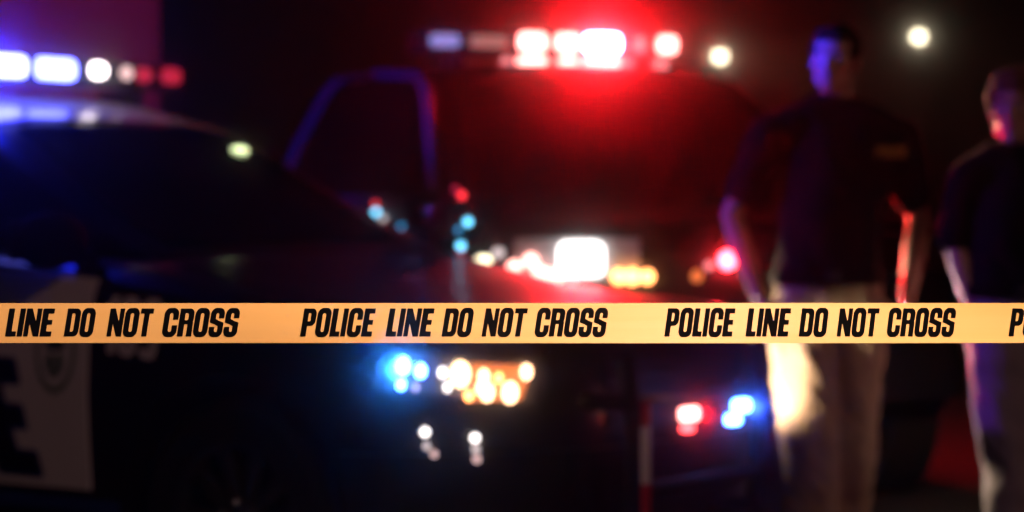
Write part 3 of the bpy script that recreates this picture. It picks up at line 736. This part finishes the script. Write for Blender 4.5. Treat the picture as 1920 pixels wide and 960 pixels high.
def make_person(label, loc, J, hairm, shirtm, trouserm, head_turn=0, head_tilt=0, slim=1.0, hair_full=0, group=None):
    t = thing('person', label, 'person', loc, 0, group)
    V = lambda p: Vector(p)
    top, hc = J['head_top'], V(J['head']); kh = J['head_h'] / .235
    Rm = Matrix.Rotation(head_turn, 3, 'Z') @ Matrix.Rotation(head_tilt, 3, 'Y')
    H = lambda x, y, z: hc + Rm @ (Vector((x, y, z)) * kh)
    def ball(bm, c, r, seg=20): add_ball(bm, H(*c), tuple(q * kh for q in r), seg, Rm)
    neck = V(J['neck']); pel = V(J['pelvis']); ch = neck + Vector((0, .01, -.17)); wa = lerp(neck, pel, .68)
    def head(bm):
        ball(bm, (0, .015, .035), (.076, .096, .083)); ball(bm, (0, -.022, -.005), (.066, .070, .075)); ball(bm, (0, -.034, -.06), (.052, .052, .050))
        ball(bm, (0, -.062, -.088), (.028, .026, .024)); ball(bm, (0, -.082, .022), (.052, .014, .013))
        add_tube(bm, [H(0, -.088, .014), H(0, -.102, -.012), H(0, -.111, -.030)], [.009 * kh, .011 * kh, .014 * kh], n=10)
        for s in (-1, 1):
            ball(bm, (s * .012, -.100, -.032), (.009, .011, .008), 12); ball(bm, (s * .043, -.068, -.018), (.020, .020, .017), 14)
            ball(bm, (s * .078, .012, -.006), (.009, .019, .031), 14); ball(bm, (s * .050, -.012, -.065), (.016, .035, .024), 14)
        ball(bm, (0, -.086, -.052), (.022, .011, .006), 12); ball(bm, (0, -.084, -.062), (.019, .011, .007), 12)
        add_tube(bm, [hc + Vector((0, .02, -.03)), lerp(hc, neck, .7) + Vector((0, .02, 0)), neck + Vector((0, .02, -.05))], [.055 * kh, .056 * slim, .075 * slim])
    def limbs(bm, e=0, sleeve=None, arms=True):
        for side in ('a', 'b'):
            s, el, wr = V(J['sh_' + side]), V(J['el_' + side]), V(J['wr_' + side])
            if sleeve is None:
                add_tube(bm, [s, lerp(s, el, .5), el, lerp(el, wr, .35), wr], [.052 * slim, .047 * slim, .040 * slim, .042 * slim, .027 * slim])
            else:
                q = lerp(s, el, sleeve); add_tube(bm, [s + Vector((0, 0, .0)), lerp(s, el, sleeve * .5), q], [.068 * slim, .068 * slim, .071 * slim])
    def torso(bm, e=0, low=0):
        a, b = V(J['sh_a']), V(J['sh_b'])
        add_tube(bm, [a, lerp(a, neck, .55) + Vector((0, .01, .01)), neck + Vector((0, .02, .0)), lerp(b, neck, .55) + Vector((0, .01, .01)), b], [(.055 + e), (.062 + e), (.07 + e), (.062 + e), (.055 + e)])
        k = slim
        add_tube(bm, [neck + Vector((0, .01, -.07)), ch, wa, pel + Vector((0, 0, .06)), pel + Vector((0, 0, low))],
                 [(.165 * k + e, .095 + e), (.182 * k + e, .118 + e), (.160 * k + e, .105 + e), (.168 * k + e, .112 + e), (.172 * k + e, .115 + e)], n=28, ref=(1, 0, 0), round_ends=True)
    def legs(bm, e=0, tr=False):
        for side in ('a', 'b'):
            h, kn, an = V(J['hip_' + side]), V(J['kn_' + side]), V(J['an_' + side])
            if tr: add_tube(bm, [h, lerp(h, kn, .5), kn, lerp(kn, an, .5), an + Vector((0, 0, .02))], [.118 * slim, .116 * slim, .098 * slim, .092 * slim, .088 * slim], round_ends=False)
            else: add_tube(bm, [h, lerp(h, kn, .5), kn, lerp(kn, an, .35), an], [.085 * slim, .078 * slim, .056 * slim, .058 * slim, .038 * slim])
    bm = bmesh.new(); head(bm); torso(bm, -.015, -.04); limbs(bm); legs(bm)
    for side, sx in (('a', -1), ('b', 1)):
        el, wr = V(J['el_' + side]), V(J['wr_' + side]); add_hand(bm, wr - (wr - el).normalized() * .01, wr - el + Vector((0, -.02, -.06)), (-sx, .25, 0), (-.25 * sx * 0, -1, .0), 1.02 * slim)
    for side in ('a', 'b'):
        an = V(J['an_' + side]); add_tube(bm, [an, an + Vector((0, -.02, -.05)), an + Vector((0, -.14, -.065))], [.038, .04, .032])
    remeshed('body', bm, .0055, M['skin'], t, 5)
    bm = bmesh.new(); torso(bm, .014, .04); limbs(bm, sleeve=J.get('sleeve', .62))
    # collar
    add_tube(bm, [neck + Vector((0, .015, -.02)), neck + Vector((0, .018, .035))], [(.085 * slim, .08), (.066 * slim, .064)], round_ends=False)
    so_ = remeshed('shirt', bm, .010, shirtm, t, 6)
    bm = bmesh.new(); k = slim
    add_tube(bm, [pel + Vector((0, 0, .05)), pel, pel + Vector((0, 0, -.09))], [(.178 * k, .122), (.188 * k, .13), (.18 * k, .125)], n=28, ref=(1, 0, 0), round_ends=False); legs(bm, tr=True)
    tr_ = remeshed('trousers', bm, .010, trouserm, t, 5)
    for ob, amp in ((so_, .014), (tr_, .022)):
        rng = np.random.default_rng(3 if ob is so_ else 5)
        from mathutils import noise
        for v in ob.data.vertices:
            c = v.co; v.co = c + v.normal * amp * (noise.noise(Vector((c.x * 9, c.y * 9, c.z * 5))) + .6 * noise.noise(Vector((c.x * 14 + 5, c.y * 14, c.z * 16 + c.x * 12))))
    bm = bmesh.new(); z = pel.z + .035
    for r0, hgt in ((.0, .02),):
        ring = [[bm.verts.new((pel.x + (.186 * k + dr_) * math.cos(q * math.tau / 40), pel.y + (.13 + dr_) * math.sin(q * math.tau / 40), z + dz)) for q in range(40)] for dr_, dz in ((.0, -.02), (.008, -.02), (.008, .02), (0, .02))]
        for i in range(4):
            for q in range(40): bm.faces.new((ring[i][q], ring[i][(q + 1) % 40], ring[(i + 1) % 4][(q + 1) % 40], ring[(i + 1) % 4][q]))
    bl = obj('belt', bm, M['leather'], t)
    obj('buckle', box((pel.x, pel.y - .143, z), (.055, .012, .042), bev=.004), M['alloy'], bl)
    for side in ('a', 'b'):
        an = V(J['an_' + side]); b = bmesh.new()
        gz = an.z - .085
        add_tube(b, [(an.x, an.y + .045, gz + .045), (an.x, an.y, gz + .05), (an.x, an.y - .09, gz + .04), (an.x, an.y - .17, gz + .03)], [(.042, .044), (.044, .05), (.048, .04), (.042, .028)], ref=(1, 0, 0))
        add_tube(b, [(an.x, an.y + .01, gz + .06), (an.x, an.y + .005, gz + .14)], [.05, .052])
        remeshed('shoe', b, .007, M['leather'], t, 3)
    b = bmesh.new(); f = hair_full
    add_ball(b, H(0, .024, .044), tuple(q * kh for q in (.080 + f, .094 + f, .080 + f)), 24, Rm)
    ball(b, (0, -.036, .080 + f * .5), (.064 + f, .054, .034 + f)); ball(b, (0, .07, -.01), (.060 + f * .5, .040 + f, .05))
    for s in (-1, 1): ball(b, (s * (.068 + f * .5), -.004, .032), (.016 + f * .5, .050, .044))
    hr = remeshed('hair', b, .006, hairm, t, 2)
    for v in hr.data.vertices:
        c = v.co; v.co = c + v.normal * .004 * noise.noise(Vector((c.x * 90, c.y * 40, c.z * 40)))
    for s in (-1, 1):
        b = bmesh.new(); add_ball(b, H(s * .031, -.080, .002), (.0125 * kh, .0115 * kh, .009 * kh), 16, Rm); e = obj('eye', b, M['eyewhite'], t)
        b = bmesh.new(); add_ball(b, H(s * .031, -.0895, .002), (.0052 * kh, .003 * kh, .0052 * kh), 12, Rm); obj('iris', b, M['iris'], e)
        b = bmesh.new(); add_tube(b, [H(s * .014, -.096, .021), H(s * .032, -.094, .026), H(s * .050, -.080, .021)], [.0035 * kh, .0045 * kh, .003 * kh], n=8); obj('eyebrow', b, hairm, t)
    b = bmesh.new(); add_tube(b, [H(-.024, -.090, -.055), H(-.01, -.099, -.053), H(.01, -.099, -.053), H(.024, -.090, -.055)], [.003 * kh, .0055 * kh, .0055 * kh, .003 * kh], n=8); obj('lips', b, M['lip'], t)
    return t

m_per = 1 / 549.0
def q(px_, py_, X0, s=549.0): return (px_ - 960) / s - X0, 1.2 - (py_ - 400) / s
X0 = 1.10
def P1(px_, py_, y=0):
    x, z = q(px_, py_, X0); return (x, y, z)
J1 = dict(head_top=1.83, head=P1(1566, 113), head_h=.24, neck=P1(1572, 212, .02), pelvis=P1(1550, 540), sh_a=P1(1442, 252, .01), sh_b=P1(1688, 258, .01),
          el_a=P1(1374, 405, .05), el_b=P1(1728, 412, .05), wr_a=P1(1418, 552, -.03), wr_b=P1(1702, 560, .0), sleeve=.66,
          hip_a=P1(1496, 565), hip_b=P1(1600, 565), kn_a=P1(1508, 800, -.10), kn_b=P1(1592, 815, .02), an_a=(P1(1526, 1, 0)[0], .02, .085), an_b=(P1(1592, 1, 0)[0], .16, .085))
per1 = make_person('tall man in a black polo shirt and khaki trousers, blue light on his face', (X0, 8.26, 0), J1, M['hairdark'], M['navy'], M['khaki'], head_turn=R(-22), head_tilt=R(4), group='officers standing beside the cars')
X0b = 1.675
def P2(px_, py_, y=0):
    x, z = q(px_, py_, X0b, 558.0); return (x, y, z)
J2 = dict(head_top=1.68, head=P2(1893, 205), head_h=.25, neck=P2(1905, 300, .02), pelvis=P2(1892, 565), sh_a=P2(1805, 336, .01), sh_b=P2(2010, 336, .01),
          el_a=P2(1782, 455, .04), el_b=P2(2046, 460, .04), wr_a=P2(1806, 566, -.02), wr_b=P2(2030, 575, 0), sleeve=.9,
          hip_a=P2(1852, 590), hip_b=P2(1940, 590), kn_a=P2(1868, 800, -.03), kn_b=P2(1950, 800, .03), an_a=(P2(1888, 1, 0)[0], .02, .085), an_b=(P2(1965, 1, 0)[0], .12, .085))
per2 = make_person('shorter brown-haired person in dark shirt and grey trousers beside the tall man', (X0b + .02, 8.12, 0), J2, M['hairlight'], M['navy'], M['greycloth'], head_turn=R(-22), slim=.92, hair_full=.008, group='officers standing beside the cars')
# small gold word on the tall man's chest
def chest(x, y):
    return Vector((.118 + x * .033, -.168 + .02 * (x * .033 / .1) ** 2, 1.388 + y * .036))
flat_obj('lettering', word_bm('POLICE', chest, .08), M['gold'], per1)

# ------------------------------------------------------------------ distant street lamps
def street_lamp(label, x, y, z):
    t = thing('street_lamp', label, 'street lamp', (x, y, 0), 0, 'distant street lamps')
    b = bmesh.new(); add_lathe(b, [(.001, 0), (.16, 0), (.15, .3), (.08, .5), (.05, z - .3), (.05, z - .22), (.001, z - .22)], 'Z', n=20); obj('pole', b, M['pole'], t)
    b = bmesh.new(); add_lathe(b, [(.001, z - .22), (.10, z - .22), (.12, z - .15), (.001, z - .15)], 'Z', n=20); add_lathe(b, [(.001, z + .2), (.17, z + .14), (.18, z + .1), (.001, z + .1)], 'Z', n=20); obj('lamp_cap', b, M['pole'], t)
    b = bmesh.new(); add_ball(b, (0, 0, z), (.16, .16, .17), 20); obj('lamp_globe', b, E['street'], t)
street_lamp('distant street lamp, the lower one nearer the red roof bar', 6.02, 70, 5.75)
street_lamp('distant street lamp, the higher one between the two heads', 11.78, 70, 6.32)

# ------------------------------------------------------------------ scattering volume added to give the lamps glare halos
hb = bmesh.new(); add_box(hb, (0, 30, 5.25), (60, 140, 12.6))
hz = obj('glare_haze', hb, None, None, False); hz['kind'] = 'stuff'
hm = bpy.data.materials.new('glare_haze'); hm.use_nodes = True; n = hm.node_tree; n.nodes.clear()
vo = n.nodes.new('ShaderNodeVolumePrincipled'); ou = n.nodes.new('ShaderNodeOutputMaterial')
vo.inputs['Color'].default_value = (.97, .97, .97, 1); vo.inputs['Density'].default_value = .017; vo.inputs['Anisotropy'].default_value = .995
n.links.new(vo.outputs[0], ou.inputs['Volume']); hm.cycles.volume_sampling = 'DISTANCE'
hz.data.materials.append(hm)
